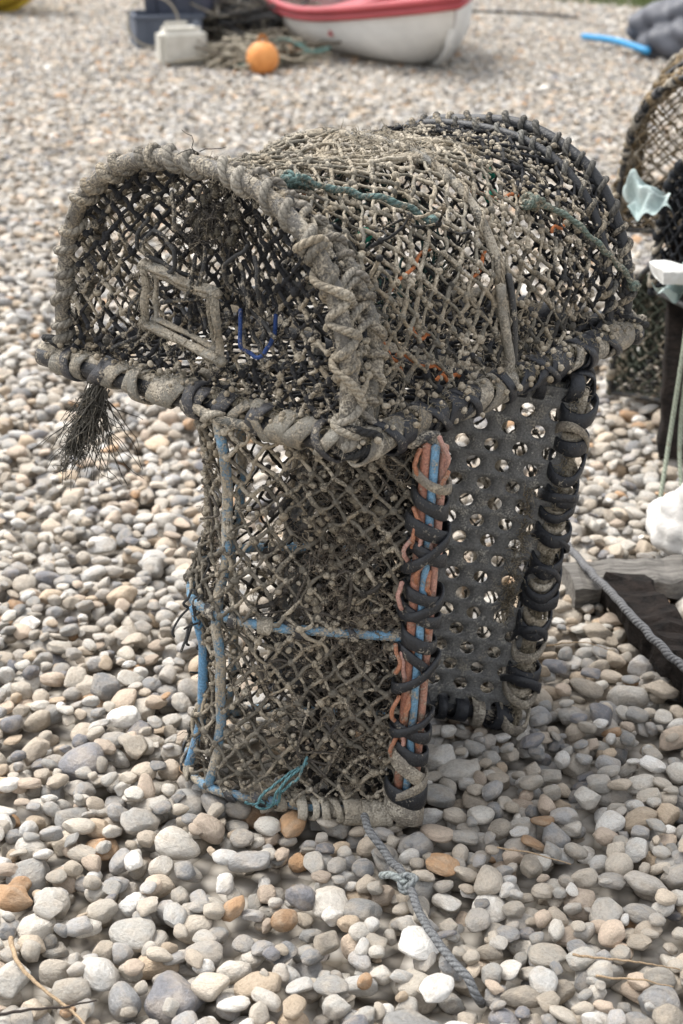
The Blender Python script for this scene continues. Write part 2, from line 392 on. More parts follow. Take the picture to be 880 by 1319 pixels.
qf=np.array([[-.014,y,z] for y,z in q]); hairs(fi,np.concatenate([qf[i]+(qf[(i+1)%4]-qf[i])*np.linspace(0,1,20)[:,None] for i in range(4)]),260,.025,.0008,(.2,.18,.14,.4))
for k in range(10):
    y0,z0=rng.uniform(-.14,.14),rng.uniform(.15,.33)
    P=spline([(-.01,y0,z0),(-.02,y0+rng.uniform(-.05,.05),z0-.04),(.01,y0+rng.uniform(-.08,.08),z0-.09),(-.01,y0+rng.uniform(-.1,.1),z0-.12)],24)
    ne.tubes(jit(P,.003,50,k),.0034,6,(.05,.05,.05,.42))
cp=np.array([(.0,rng.normal()*.04-.04,.29+rng.normal()*.03) for _ in range(60)]); hairs(fi,cp,350,.05,.001,(.05,.045,.04,.35),wig=.6); ne.blobs(cp,rng.uniform(.003,.008,60),(.10,.09,.07,.45))
P=spline([(.0,-.095,.16),(-.010,-.10,.12),(-.010,-.125,.10),(-.005,-.15,.115),(.02,-.15,.16)],40); ne.tubes(jit(P,.003,60,2),.0032,6,(.03,.06,.18,.38))
def cord(pts,r,col,K=50,mb=None):
    P=jit(spline(pts,K),.0026,40,int(r*1e5)); (mb or rp).tubes(P,(r*(1+.15*np.sin(np.linspace(0,40,K))))[None],8,col)
def onsurf(s,w_,o=.012): 
    p=am(np.array(s),np.array(w_)); n_=np.array([0,p[1],p[2]-.1]); n_/=np.linalg.norm(n_); return p+n_*o
TEAL=(.13,.20,.19,.46)
cord([onsurf(.075,.40,.014),onsurf(.12,.375,.016),onsurf(.17,.345,.012),onsurf(.235,.30,.016),onsurf(.27,.27,.012)],.0052,TEAL)
for k in range(4):
    c=onsurf(.085+.008*k,.40-.006*k,.014); a=np.linspace(0,2*PI,16); rp.tubes(c+.010*np.stack([np.cos(a)*.6,np.sin(a),np.cos(a+k)*.9],1),.0046,7,TEAL)
rp.blobs([onsurf(.27,.27,.014)],[.010],TEAL)
TE2=(.17,.22,.19,.47)
cord([onsurf(.50,.26,.012),onsurf(.55,.235,.018),onsurf(.60,.20,.016),onsurf(.67,.14,.018),onsurf(.715,.09,.020)],.0052,TE2)
for k in range(3):
    c=onsurf(.505+.01*k,.26-.005*k,.014); a=np.linspace(0,2*PI,16); rp.tubes(c+.010*np.stack([np.cos(a)*.6,np.sin(a),np.cos(a+k)*.9],1),.0046,7,TE2)
rp.blobs([onsurf(.715,.09,.020)],[.013],TE2)
ORG=(.40,.14,.055,.34)
for (s0,w0,s1,w1) in [(.06,.36,.14,.39),(.13,.19,.26,.23),(.12,.10,.22,.05),(.42,.30,.52,.27),(.3,.16,.36,.20),(.09,.13,.12,.07),(.2,.05,.27,.03),(.55,.2,.62,.22),(.15,.13,.2,.11)]:
    P=np.array([onsurf(s0+(s1-s0)*t,w0+(w1-w0)*t+.004*math.sin(9*t),-.006) for t in np.linspace(0,1,14)]); ne.tubes(jit(P,.003,40,int(s0*99)),.0030,6,ORG)
ne.blobs([onsurf(.5,.3,-.03),onsurf(.6,.38,-.05),onsurf(.2,.3,-.05)],.012,(.02,.22,.15,.05))
P=np.array([onsurf(.355+.004*math.sin(t*6),.0+.155*t,.014) for t in np.linspace(0,1,20)]); rb.tubes(jit(P,.002,40,1),.0075,8,(.26,.24,.20,.5))
P=np.array([onsurf(.375,.155*t,.012) for t in np.linspace(.2,1.06,20)]); rb.tubes(P,.0055,8,(.04,.04,.04,.38))
for (cx,cy) in((0,-hw),(TL,-hw),(0,hw)):
    for k in range(3):
        a=np.linspace(0,2*PI,30); rr=.024+.002*k
        P=np.array([cx+.010,cy+.008,.004+.010*k])+np.stack([rr*np.cos(a),rr*np.sin(a),.012*np.cos(a+k*1.7)],1); rp.tubes(jit(P,.003,50,k),.0062,7,(.22,.20,.165,.45) if k%2 else (.04,.04,.04,.35))
allp=np.concatenate([hp0,hp1,am(rng.uniform(0,TL,500),rng.uniform(0,1,500))])
hairs(fi,allp,4000,.018,.0007,(.30,.265,.205,.5)); hairs(fi,hp0[:45],1500,.022,.0007,(.34,.30,.235,.5)); hairs(fi,hp1,1000,.022,.0007,(.33,.29,.23,.5))
brl=np.array([[0,y,0.02] for y in np.linspace(-hw,hw,60)]+[[x,-hw-.01,.02] for x in np.linspace(0,TL,60)]); hairs(fi,brl,2000,.024,.0008,(.26,.23,.17,.4))
cl=np.array([[-.012,hw-.105+rng.normal()*.006,-.02+rng.normal()*.006] for _ in range(20)]); hd=np.array([-.12,.36,-.85])
hairs(fi,cl,140,.15,.0012,(.08,.075,.065,.36),down=.14,wig=.24,K=10,dirs=hd,sp=.09)
cl2=np.array([cl[0]+hd*t+rng.normal(size=3)*.007 for t in np.linspace(.01,.14,36)]); hairs(fi,cl2,800,.032,.0010,(.075,.07,.06,.36),down=.2,wig=.8)
ne.blobs(brl[rng.integers(0,len(brl),320)]+rng.normal(size=(320,3))*.013,rng.uniform(.002,.006,320),(.42,.385,.32,.7))
for mb,nm,mt in((fr,"frame",M_rub),(rb,"straps",M_rub),(rp,"lashing_rope",M_rope),(ne,"netting",M_net),(fi,"frayed_fibres",M_net)): mb.obj(nm,mt,top)
# ============ generic lower pots ============
def std_pot(M,L,W,H,n,pipecol,netcol,ncrust,plate=False,midhoop=True,seedk=1,drop=.04,netr=.0026,cell=(.021,.021),hair=1500,name="lobster_pot",extra=None,back=0.0,wsplit=1.0):
    e=empty(name,M); fr=MB();rp=MB();ne=MB();fi=MB();rb=MB(); hw=W/2
    Hc=lambda s:np.interp(s,[0,L],[H,H]); am,per=mk_amap(W,Hc,n,L,.010,(0,L*.5,L))
    hs_=[0,L*.5,L] if midhoop else [0,L]
    for s in hs_:
        pc=pipecol if s<L else (.10,.10,.09,.5)
        w_=np.linspace(0,1,70); P=jit(am(np.full(70,s),w_),.003,9,int(s*50)); fr.tubes(P,.0080,8,pc)
        fr.tubes(np.array([[s,-hw,0],[s,hw,0]]),.0075,8,pc)
        rings(rb,P,.045,.0110,.02,.0025,.012,lambda t:(.03,.03,.033,.45) if rng.random()<.5 else (.26,.23,.18,.5),M=14,skip=.25)
    for y in(-hw,hw): fr.tubes(jit(resample([(0,y,0),(L,y,0)],.04)[0],.002,9,2),.009,10,pipecol)
    for w_ in(.36,.64): fr.tubes(jit(am(np.linspace(0,L,12),np.full(12,w_)),.002,9,4),.0085,8,(pipecol[0],pipecol[1],pipecol[2],pipecol[3]+.06))
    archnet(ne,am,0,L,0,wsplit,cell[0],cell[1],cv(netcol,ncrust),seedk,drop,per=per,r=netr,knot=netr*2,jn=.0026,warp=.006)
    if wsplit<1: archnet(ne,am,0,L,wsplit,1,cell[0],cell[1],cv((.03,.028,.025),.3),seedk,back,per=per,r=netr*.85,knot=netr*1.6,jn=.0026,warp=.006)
    for s in(0.002,L-.002): facenet(ne,inside_D(W,H,n),lambda y,z:np.array([s,y,z]),-hw,hw,0,H+.02,.022,.022,cv(netcol,ncrust),.05,r=.0024)
    if not plate: facenet(ne,lambda y,z:abs(y)<hw and 0<z<L,lambda y,z:np.array([z,y,0]),-hw,hw,0,L,.021,.021,cv((.03,.028,.025),.3),.05,r=.0024)
    pts=am(rng.uniform(0,L,300),rng.uniform(0,1,300)); hairs(fi,pts,hair,.022,.0008,(.24,.20,.15,.4))
    if extra: extra(e,am,fr,rp,ne,fi,rb,per)
    for mb,nm,mt in((fr,"frame",M_pipe),(rb,"straps",M_rub),(rp,"lashing_rope",M_rope),(ne,"netting",M_net),(fi,"frayed_fibres",M_net)):
        if mb.n: mb.obj(nm,mt,e)
    return e
BLUE=(.17,.33,.48,.49)
th=math.radians(3.2)
X1=np.array([math.sin(th),0,math.cos(th)]); Z1=np.array([-math.cos(th),.04,math.sin(th)]); Z1-=Z1.dot(X1)*X1; Z1/=np.linalg.norm(Z1); Y1=np.cross(Z1,X1)
L1=.638;W1=.31;H1=.365
def ex1(e,am,fr,rp,ne,fi,rb,per):
    hw=W1/2
    fr.tubes(np.array([(0,-hw-.012,.012),(L1,-hw-.012,.012)]),.0075,8,(.40,.18,.12,.42)); fr.tubes(np.array([(0,-hw-.008,-.014),(L1,-hw-.008,-.014)]),.0065,8,(.44,.23,.17,.40)); fr.tubes(np.array([(0,-hw-.016,-.001),(L1,-hw-.016,-.001)]),.0065,8,(.17,.33,.48,.40))
    P=[(0,-hw,0),(L1,-hw,0)]
    f=lambda t:(.018,.02,.024,.34) if rng.random()<.78 else (.25,.22,.18,.5)
    rings(rb,P,.038,.0280,.026,.003,.018,f,M=28,skip=.04); rings(rb,P,.11,.031,.018,.003,-.022,f,M=28)
    rings(rb,[(0,-hw,.03),(0,-hw,.12)],.024,.018,.022,.003,.006,lambda t:(.34,.30,.24,.6),M=18)
    Pz=am(np.zeros(40),np.linspace(.0,.22,40)); rings(rb,Pz,.02,.016,.02,.004,.008,lambda t:(.33,.29,.22,.6),M=18,skip=.2)
    for k in range(22):
        s=rng.uniform(0,L1-.03); z0=rng.uniform(-.02,.03); P=spline([(s,-hw-.016,z0),(s+.02,-hw-.023,z0+rng.uniform(-.008,.008)),(s+.045,-hw-.018,z0+rng.uniform(-.012,.012))],10); rb.tubes(jit(P,.002,60,k),.0036,6,(.42,.18,.10,.38) if k%3 else (.48,.27,.22,.36))
    am2=lambda s,w_: am(s,w_)*np.array([1,.93,.93])
    archnet(ne,am2,.06,L1,.05,.30,.023,.023,cv((.05,.045,.04),.36),31,.4,per=per,r=.0024,jn=.006)
    for c,sg,nn in(((.42,.12),.08,800),((.30,.13),.07,650),((.54,.16),.06,500),((.16,.10),.05,350),((.05,.46),.04,250),((.27,.5),.05,250)):
        pts=am(c[0]+rng.normal(size=200)*sg,(c[1]+rng.normal(size=200)*.045).clip(0,1)); pts=np.clip(pts,(-0.0,-1,-1),(L1,1,1))*np.array([1,.97,.97])
        hairs(fi,pts,nn,.035,.0009,(.12,.10,.08,.34),wig=.9); ne.blobs(pts[:50],rng.uniform(.003,.009,50),(.20,.175,.135,.45))
    mp=am(rng.uniform(0,L1,350),rng.uniform(0,.5,350)); ne.blobs(mp,rng.uniform(.002,.006,350),(.34,.30,.24,.6))
    for k in range(22):
        s=rng.uniform(.02,L1); w_=rng.uniform(.02,.45); p=[am(np.array(np.clip(s+rng.normal()*.035,0,L1)),np.array(np.clip(w_+rng.normal()*.04,0,1)))*rng.uniform(.95,1.03) for _ in range(5)]
        ne.tubes(spline(p,26),rng.uniform(.0016,.0028),5,(.08,.07,.06,.42))
    for k in range(22):
        s=rng.uniform(.22,.42); w_=rng.uniform(.36,.5); p0=am(np.array(s),np.array(w_)); p=[p0]
        for q_ in range(4): p.append(p[-1]+np.array([rng.normal()*.012-.008,rng.normal()*.012,rng.uniform(-.014,.014)]))
        ne.tubes(spline(p,18),rng.uniform(.0014,.0024),5,(.05,.05,.05,.3))
    for yy,zz in((-.02,.10),): fr.tubes(jit(resample([(0,yy,zz),(L1,yy+.02,zz)],.05)[0],.004,9,1),.010,8,(.16,.14,.11,.45))
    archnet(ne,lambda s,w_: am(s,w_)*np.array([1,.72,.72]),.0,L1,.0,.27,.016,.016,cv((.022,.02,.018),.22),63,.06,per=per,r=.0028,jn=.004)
    for s in(.2,.45):
        a=np.linspace(0,2*PI,40); ne.tubes(np.stack([s+.05*np.cos(a),.0+.0*a,.14+.08*np.sin(a)],1),.006,6,(.05,.05,.05,.4))
    for k in range(3):
        p=am(np.array(.09-.01*k),np.array(.17+.01*k)); p2=am(np.array(.0),np.array(.22+.012*k))
        rp.tubes(jit(spline([p*1.02,(p+p2)/2*1.05+np.array([0,-.01,.01]),p2*1.04,p2*1.06+np.array([.005,.0,.02])],20),.004,50,k),.0024,6,(.15,.31,.34,.36))
    fr.tubes(am(np.linspace(.0,.3,10),np.full(10,.43)),.008,8,(.14,.31,.50,.44))
o1=np.array([.105,2.275,.004])
std_pot(mat4(X1,Y1,Z1,o1),L1,W1,H1,3.0,BLUE,(.15,.135,.11),.44,seedk=21,drop=.03,extra=ex1,netr=.0026,cell=(.0215,.0205),hair=2400,back=.15,wsplit=.5)
th=math.radians(8)
X2=np.array([math.sin(th),.02,math.cos(th)]);X2/=np.linalg.norm(X2); Z2=np.array([.10,1,0]); Z2-=Z2.dot(X2)*X2; Z2/=np.linalg.norm(Z2); Y2=np.cross(Z2,X2)
L2=.615;W2=.44
M_plate=crusty("perforated_plastic",.6,crust=(.33,.32,.29),bump=.0010,spec=.35)
def ex2(e,am,fr,rp,ne,fi,rb,per):
    hw=W2/2
    mb=MB(); c=.0480; ch=.0345; nx=int(L2/ch)+1; ny=int(W2/c)+2; S=20; a=np.arange(S)/S*2*PI+PI/4
    sqx=np.clip(1.4142*np.cos(a),-1,1);sqy=np.clip(1.4142*np.sin(a),-1,1)
    for i in range(nx):
        for j in range(ny):
            cx=ch*(i+.5); cy=-hw+c*(j+.5)-(c/2 if i%2 else 0)
            lx=np.clip(cx+sqx*ch/2,0,L2); ly=np.clip(cy+sqy*c/2,-hw,hw)
            if lx.max()-lx.min()<.002 or ly.max()-ly.min()<.002: continue
            r=.0122*rng.uniform(.95,1.04)
            full=(cx-r-.004>0 and cx+r+.004<L2 and cy-r-.004>-hw and cy+r+.004<hw)
            if full: hx=cx+r*np.cos(a);hy=cy+r*np.sin(a)
            else:
                mx=(lx.max()+lx.min())/2; my=(ly.max()+ly.min())/2; hx=mx+(lx-mx)*.01; hy=my+(ly-my)*.01
            V=np.zeros((4,S,3))
            zf=lambda x,y:-.012+.004*np.sin(x*9)+.003*np.sin(y*12)
            for k,(X_,Y_,dz) in enumerate(((lx,ly,0),(hx,hy,0),(hx,hy,.004),(lx,ly,.004))): V[k]=np.stack([X_,Y_,zf(X_,Y_)+dz],1)
            q=np.arange(S);qn=(q+1)%S
            F=np.concatenate([np.stack([k*S+q,k*S+qn,(k+1)*S+qn,(k+1)*S+q],-1) for k in range(3)])
            mb.add(V,F,np.zeros((len(F)*4,2)),np.broadcast_to(np.array([.15,.15,.147,.38]),(4*S,4)))
    mb.obj("perforated_plate",M_plate,e,smooth=False)
    f=lambda t:(.016,.018,.023,.28) if rng.random()<.76 else (.24,.21,.17,.5)
    P=[(0,hw,0),(L2,hw,0)]
    fr.tubes(np.array(P),.014,10,(.30,.26,.20,.6)); rings(rb,P,.043,.0275,.025,.003,.020,f,M=28); rings(rb,P,.028,.019,.018,.003,.01,lambda t:(.30,.26,.20,.6),M=20,skip=.3); rings(rb,P,.10,.031,.018,.003,-.025,f,M=28)
    rings(rb,[(0,-hw,0),(0,hw,0)],.036,.023,.026,.003,.010,f,M=22); fr.tubes(np.array([(0,-hw,0),(0,hw,0)]),.014,8,(*BLK,.4))
    rings(rb,[(L2,-hw,0),(L2,hw,0)],.036,.023,.024,.003,.010,f,M=22)
    rings(rb,am(np.full(60,L2),np.linspace(.6,1,60)),.028,.024,.022,.003,.014,f,M=22)
    hairs(fi,np.array([[x,hw,-.01] for x in np.linspace(0,L2,40)]),1500,.028,.0009,(.28,.24,.17,.5))
    hairs(fi,np.array([[x,hw-.05,-.01] for x in np.linspace(.2,L2*.7,40)]),250,.035,.0009,(.24,.2,.14,.5))
o2=np.array([.088,2.445,.035])
std_pot(mat4(X2,Y2,Z2,o2),L2,W2,.36,2.6,(.12,.10,.08,.5),(.05,.047,.04),.4,plate=True,seedk=41,drop=.2,extra=ex2,netr=.0022)
# ============ pot stack on the right ============
def rotz(a): return np.array([math.cos(a),math.sin(a),0]),np.array([-math.sin(a),math.cos(a),0])
for (ox,oy,oz,ang,nc,cr_) in((.96,4.02,.02,60,(.07,.08,.06),.32),(.98,4.15,.46,75,(.20,.15,.09),.42)):
    x_,y_=rotz(math.radians(ang)); 
    std_pot(mat4(x_,y_,(0,0,1),(ox,oy,oz)),.65,.50,.42,2.5,(.03,.03,.03,.4),nc,cr_,seedk=int(ox*50+oz*30),netr=.0050,cell=(.021,.020),hair=400)
x_,y_=rotz(math.radians(20))
std_pot(mat4(x_,y_,(0,0,1),(.85,3.72,.38)),.6,.36,.36,2.5,(.02,.02,.02,.1),(.02,.022,.026),.12,seedk=77,netr=.006,cell=(.018,.018),hair=400)
# ============ pebbles ============
def pebble_mesh(i):
    import bmesh
    r=np.random.default_rng(100+i); bm=bmesh.new(); bmesh.ops.create_icosphere(bm,subdivisions=4,radius=1)
    V=np.array([v.co[:] for v in bm.verts])
    p=r.uniform(2.0,2.7); V/= (np.abs(V)**p).sum(1,keepdims=True)**(1/p)
    V[:,1]*=1+r.uniform(-.28,.28)*V[:,0]; V[:,2]*=1+r.uniform(-.25,.25)*V[:,0]; V[:,0]*=1+r.uniform(-.15,.15)*V[:,1]
    for k in range(r.integers(2,6) if i%5 else 9):
        n=r.normal(size=3);n/=np.linalg.norm(n); d=V@n; lim=r.uniform(.62,.9); ex=np.maximum(d-lim,0); V-=np.outer(ex*r.uniform(.5,.85),n)
    for k in range(6):
        w_=r.normal(size=3)*(1.5+k*.8); V*=1+(.045/(1+k*.5))*np.sin(V@w_+r.uniform(0,6.3))[:,None]
    for v,c in zip(bm.verts,V): v.co=c
    me=bpy.data.meshes.new(f"pebble_{i}"); bm.to_mesh(me); bm.free()
    me.polygons.foreach_set("use_smooth",np.ones(len(me.polygons),bool)); return me
m,N,L,B=newmat("pebble_stone")
oi=N.new("ShaderNodeObjectInfo"); tc=N.new("ShaderNodeTexCoord")
wn=N.new("ShaderNodeTexWhiteNoise"); wn.noise_dimensions='1D'; L.new(math_(N,L,'MULTIPLY',oi.outputs['Random'],91.7),wn.inputs['W'])
pal=[(.0,(.54,.51,.46)),(.10,(.47,.43,.37)),(.19,(.60,.57,.515)),(.27,(.36,.35,.33)),(.34,(.53,.475,.40)),(.42,(.27,.27,.27)),(.48,(.56,.48,.385)),(.55,(.44,.41,.37)),(.63,(.65,.63,.59)),(.70,(.40,.35,.285)),(.76,(.53,.42,.305)),(.81,(.42,.41,.40)),(.87,(.20,.20,.215)),(.905,(.56,.455,.36)),(.952,(.46,.285,.16)),(.974,(.76,.745,.71))]
rp_=ramp(N,pal,'CONSTANT'); L.new(oi.outputs['Random'],rp_.inputs[0])
off=N.new("ShaderNodeVectorMath"); off.operation='ADD'; L.new(tc.outputs['Object'],off.inputs[0])
cb=N.new("ShaderNodeCombineXYZ"); 
for k,f in enumerate((37.,91.,53.)): L.new(math_(N,L,'MULTIPLY',wn.outputs[0],f),cb.inputs[k])
L.new(cb.outputs[0],off.inputs[1]); co=off.outputs[0]
n1=noise(N,1.1,3,.55,co,L); n2=noise(N,5,5,.7,co,L); n3=noise(N,22,3,.7,co,L)
val=ramp(N,[(.0,(.74,.75,.76)),(1,(1.20,1.185,1.16))]); L.new(wn.outputs[0],val.inputs[0])
c=mix(N,L,'MULTIPLY',1.0,rp_.outputs[0],val.outputs[0])
st=ramp(N,[(.42,(0,0,0)),(.62,(1,1,1))]); L.new(n1.outputs[0],st.inputs[0])
c=mix(N,L,'MIX',math_(N,L,'MULTIPLY',st.outputs[0],.36),c,(.54,.45,.345))
sp=ramp(N,[(.3,(.72,.70,.68)),(.5,(1,1,1)),(.7,(1.2,1.2,1.2))]); L.new(n2.outputs[0],sp.inputs[0]); c=mix(N,L,'MULTIPLY',.8,c,sp.outputs[0])
sp2=ramp(N,[(.32,(.6,.58,.55)),(.45,(1,1,1))]); L.new(n3.outputs[0],sp2.inputs[0]); c=mix(N,L,'MULTIPLY',.65,c,sp2.outputs[0])
L.new(c,B.inputs['Base Color']); B.inputs['Roughness'].default_value=.6; B.inputs['Specular IOR Level'].default_value=.4
bp=N.new("ShaderNodeBump"); bp.inputs['Distance'].default_value=.03; bp.inputs['Strength'].default_value=.5; L.new(n2.outputs[0],bp.inputs['Height']); L.new(bp.outputs[0],B.inputs['Normal'])
M_peb=m
NS=20; pcol=bpy.data.collections.new("pebble_shapes")
for i in range(NS):
    me=pebble_mesh(i); me.materials.append(M_peb); o=bpy.data.objects.new(f"pebble_{i:02d}",me); pcol.objects.link(o)
T_=2.4; res=.006; G=int(T_/res); Hg=np.full((G,G),-.055)
out=[]
for k in range(15500):
    a_=.0182*math.exp(rng.normal()*.30) if k>900 else .029*math.exp(rng.normal()*.16)
    a_=min(max(a_,.0095),.042); b_=a_*rng.uniform(.6,.95); c_=a_*rng.uniform(.42,.72)
    if rng.random()<.12: c_=a_*.33
    x,y=rng.uniform(0,T_,2); an=rng.uniform(0,PI); n_=int(a_/res)+1; ci,cj=int(x/res),int(y/res)
    g=np.arange(-n_,n_+1)*res; gx,gy=np.meshgrid(g,g,indexing='ij'); u=(gx*math.cos(an)+gy*math.sin(an))/a_; v=(-gx*math.sin(an)+gy*math.cos(an))/b_
    q=u*u+v*v; mk=q<1; hh=c_*np.sqrt(np.clip(1-q,0,1))
    I=np.ix_((ci+np.arange(-n_,n_+1))%G,(cj+np.arange(-n_,n_+1))%G); sub=Hg[I]
    con=(sub+hh)[mk]; zc=np.percentile(con,84)
    if zc+c_>.006+.5*c_*rng.random()+(.004 if a_>.028 else 0): continue
    Hg[I]=np.where(mk,np.maximum(sub,zc+hh),sub)
    out.append((x,y,zc,a_,b_,c_,an,ci%G,cj%G))
out=np.array(out); top_=Hg[out[:,7].astype(int),out[:,8].astype(int)]
vis=top_<out[:,2]+out[:,5]+.022; out=out[vis]
print("tile pebbles",len(out))
A=[]
for ix in range(-4,4):
    for iy in range(0,8):
        o=out.copy(); o[:,0]+=ix*T_; o[:,1]+=iy*T_+.1; k=np.abs(o[:,0])<1.7+.34*o[:,1]; k&=o[:,1]>.4; A.append(o[k])
A=np.concatenate(A); n=len(A); print("pebbles",n)
me=bpy.data.meshes.new("pebble_beach"); me.vertices.add(n)
und=lambda x,y:.012*np.sin(x*1.1+.6)*np.sin(y*.9)+.006*np.sin(x*3.1+y*2.2)
dm=np.clip((np.hypot(A[:,0]-.05,A[:,1]-2.35)-.5)/.8,0,1)
Z=A[:,2]+und(A[:,0],A[:,1])*dm
me.vertices.foreach_set("co",np.stack([A[:,0],A[:,1],Z],1).ravel())
rot=np.stack([rng.normal(size=n)*.24,rng.normal(size=n)*.24,A[:,6]+PI*rng.integers(0,2,n)],1)
for nm,ty,dt in(("rot",'FLOAT_VECTOR',rot),("scl",'FLOAT_VECTOR',A[:,3:6])):
    at=me.attributes.new(nm,ty,'POINT'); at.data.foreach_set("vector",dt.astype(np.float32).ravel())
at=me.attributes.new("idx",'INT','POINT'); at.data.foreach_set("value",rng.integers(0,NS,n).astype(np.int32))
beach=link("pebble_beach",me)
ng=bpy.data.node_groups.new("scatter",'GeometryNodeTree')
ng.interface.new_socket("Geometry",in_out='INPUT',socket_type='NodeSocketGeometry'); ng.interface.new_socket("Geometry",in_out='OUTPUT',socket_type='NodeSocketGeometry')
gi=ng.nodes.new("NodeGroupInput");go=ng.nodes.new("NodeGroupOutput"); iop=ng.nodes.new("GeometryNodeInstanceOnPoints"); cinf=ng.nodes.new("GeometryNodeCollectionInfo")
cinf.inputs['Collection'].default_value=pcol; cinf.inputs['Separate Children'].default_value=True; cinf.inputs['Reset Children'].default_value=True
def na(nm,ty):
    q=ng.nodes.new("GeometryNodeInputNamedAttribute"); q.data_type=ty; q.inputs['Name'].default_value=nm; return q.outputs['Attribute']
ng.links.new(gi.outputs[0],iop.inputs['Points']); ng.links.new(cinf.outputs[0],iop.inputs['Instance']); iop.inputs['Pick Instance'].default_value=True
ng.links.new(na("idx",'INT'),iop.inputs['Instance Index']); e2r=ng.nodes.new("FunctionNodeEulerToRotation"); ng.links.new(na("rot",'FLOAT_VECTOR'),e2r.inputs[0]); ng.links.new(e2r.outputs[0],iop.inputs['Rotation']); ng.links.new(na("scl",'FLOAT_VECTOR'),iop.inputs['Scale'])
ng.links.new(iop.outputs[0],go.inputs[0])
md=beach.modifiers.new("scatter",'NODES'); md.node_group=ng
def grid_obj(name,xs,ys,zf,mat,parent=None):
    X,Y=np.meshgrid(xs,ys,indexing='ij'); V=np.stack([X,Y,zf(X,Y)],-1).reshape(-1,3); nx,ny=len(xs),len(ys)
    i,j=np.meshgrid(np.arange(nx-1),np.arange(ny-1),indexing='ij'); F=np.stack([i*ny+j,(i+1)*ny+j,(i+1)*ny+j+1,i*ny+j+1],-1).reshape(-1,4)
    me=bpy.data.meshes.new(name); me.from_pydata(V.tolist(),[],F.tolist()); me.polygons.foreach_set("use_smooth",np.ones(len(F),bool)); me.materials.append(mat); return link(name,me,parent)
m,N,L,B=newmat("gravel_ground"); tc=N.new("ShaderNodeTexCoord"); vo=N.new("ShaderNodeTexVoronoi"); vo.inputs['Scale'].default_value=28; L.new(tc.outputs['Object'],vo.inputs['Vector'])
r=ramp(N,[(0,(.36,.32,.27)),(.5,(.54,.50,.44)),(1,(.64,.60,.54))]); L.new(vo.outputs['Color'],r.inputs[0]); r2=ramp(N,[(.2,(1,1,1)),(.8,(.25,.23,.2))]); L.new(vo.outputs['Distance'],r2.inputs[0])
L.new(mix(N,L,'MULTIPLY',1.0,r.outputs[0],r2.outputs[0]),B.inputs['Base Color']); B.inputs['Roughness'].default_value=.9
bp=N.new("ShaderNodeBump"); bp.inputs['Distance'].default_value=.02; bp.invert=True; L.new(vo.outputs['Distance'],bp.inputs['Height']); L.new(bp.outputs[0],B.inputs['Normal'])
ys=np.concatenate([np.linspace(-20,0,6),np.linspace(.5,17,60),np.linspace(19,60,12),[100,200,400]]); xs=np.concatenate([[-300,-100,-40],np.linspace(-20,20,81),[40,100,300]])
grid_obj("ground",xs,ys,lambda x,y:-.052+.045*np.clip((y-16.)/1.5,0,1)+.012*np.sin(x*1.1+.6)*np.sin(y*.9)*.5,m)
gm,N,L,B=newmat("grass"); oi2=N.new("ShaderNodeTexCoord"); n_=noise(N,3,4,.6,oi2.outputs['Object'],L); r=ramp(N,[(.3,(.07,.11,.03)),(.7,(.15,.19,.06))]); L.new(n_.outputs[0],r.inputs[0]); L.new(r.outputs[0],B.inputs['Base Color']); B.inputs['Roughness'].default_value=.8
n=34000; bx=rng.uniform(1.2,9,n); by=rng.uniform(14.5,20,n)+.3*np.sin(bx*2); keep=(by>14.55+ .9*np.clip(2.6-bx,0,2)); bx=bx[keep];by=by[keep];n=len(bx)
h=rng.uniform(.05,.14,n); an=rng.uniform(0,6.3,n); wd=.006; lean=rng.normal(size=(n,2))*.03
b0=np.stack([bx-wd*np.cos(an),by-wd*np.sin(an),np.full(n,-.02)],1); b1=np.stack([bx+wd*np.cos(an),by+wd*np.sin(an),np.full(n,-.02)],1); tp=np.stack([bx+lean[:,0],by+lean[:,1],h],1)
V=np.stack([b0,b1,tp],1).reshape(-1,3); me=bpy.data.meshes.new("grass_bank"); me.from_pydata(V.tolist(),[],np.arange(3*n).reshape(-1,3).tolist()); me.materials.append(gm); link("grass_bank",me)
# ============ ropes on ground ============
def rope_obj(name,pts,r,col,K=80,crust=.1):
    mb=MB(); mb.tubes(jit(spline(pts,K),.002,25,4),r,10,(*col,crust)); return mb.obj(name,M_rope)
P=[px(470,1050,.03),px(478,1070,.03),px(500,1100,.018),px(522,1135,.024),px(540,1175,.020),px(565,1215,.022),(px(598,1255,.016)),px(615,1280,.0),px(622,1292,-.03)]
rope_obj("mooring_rope",P,.0064,(.19,.195,.20),100)
kk=MB(); c=px(523,1138,.026)
for k in range(3):
    a=np.linspace(0,2*PI,24); kk.tubes(c+np.stack([.009*np.cos(a)+.003*k,.008*np.sin(a),.010*np.sin(a+k)],1),.0045,7,(.28,.30,.30,.2))
kk.tubes(spline([c,c+np.array([-.02,.01,.007]),c+np.array([-.036,.022,-.002])],14),.006,7,(.33,.36,.35,.2))
kk.obj("rope_knot",M_rope)
P=[px(728,702,.04),px(760,735,.055),px(800,778,.072),px(840,818,.072),px(885,866,.06),px(960,930,.01)]
rope_obj("mooring_rope",P,.0080,(.17,.17,.175),80)
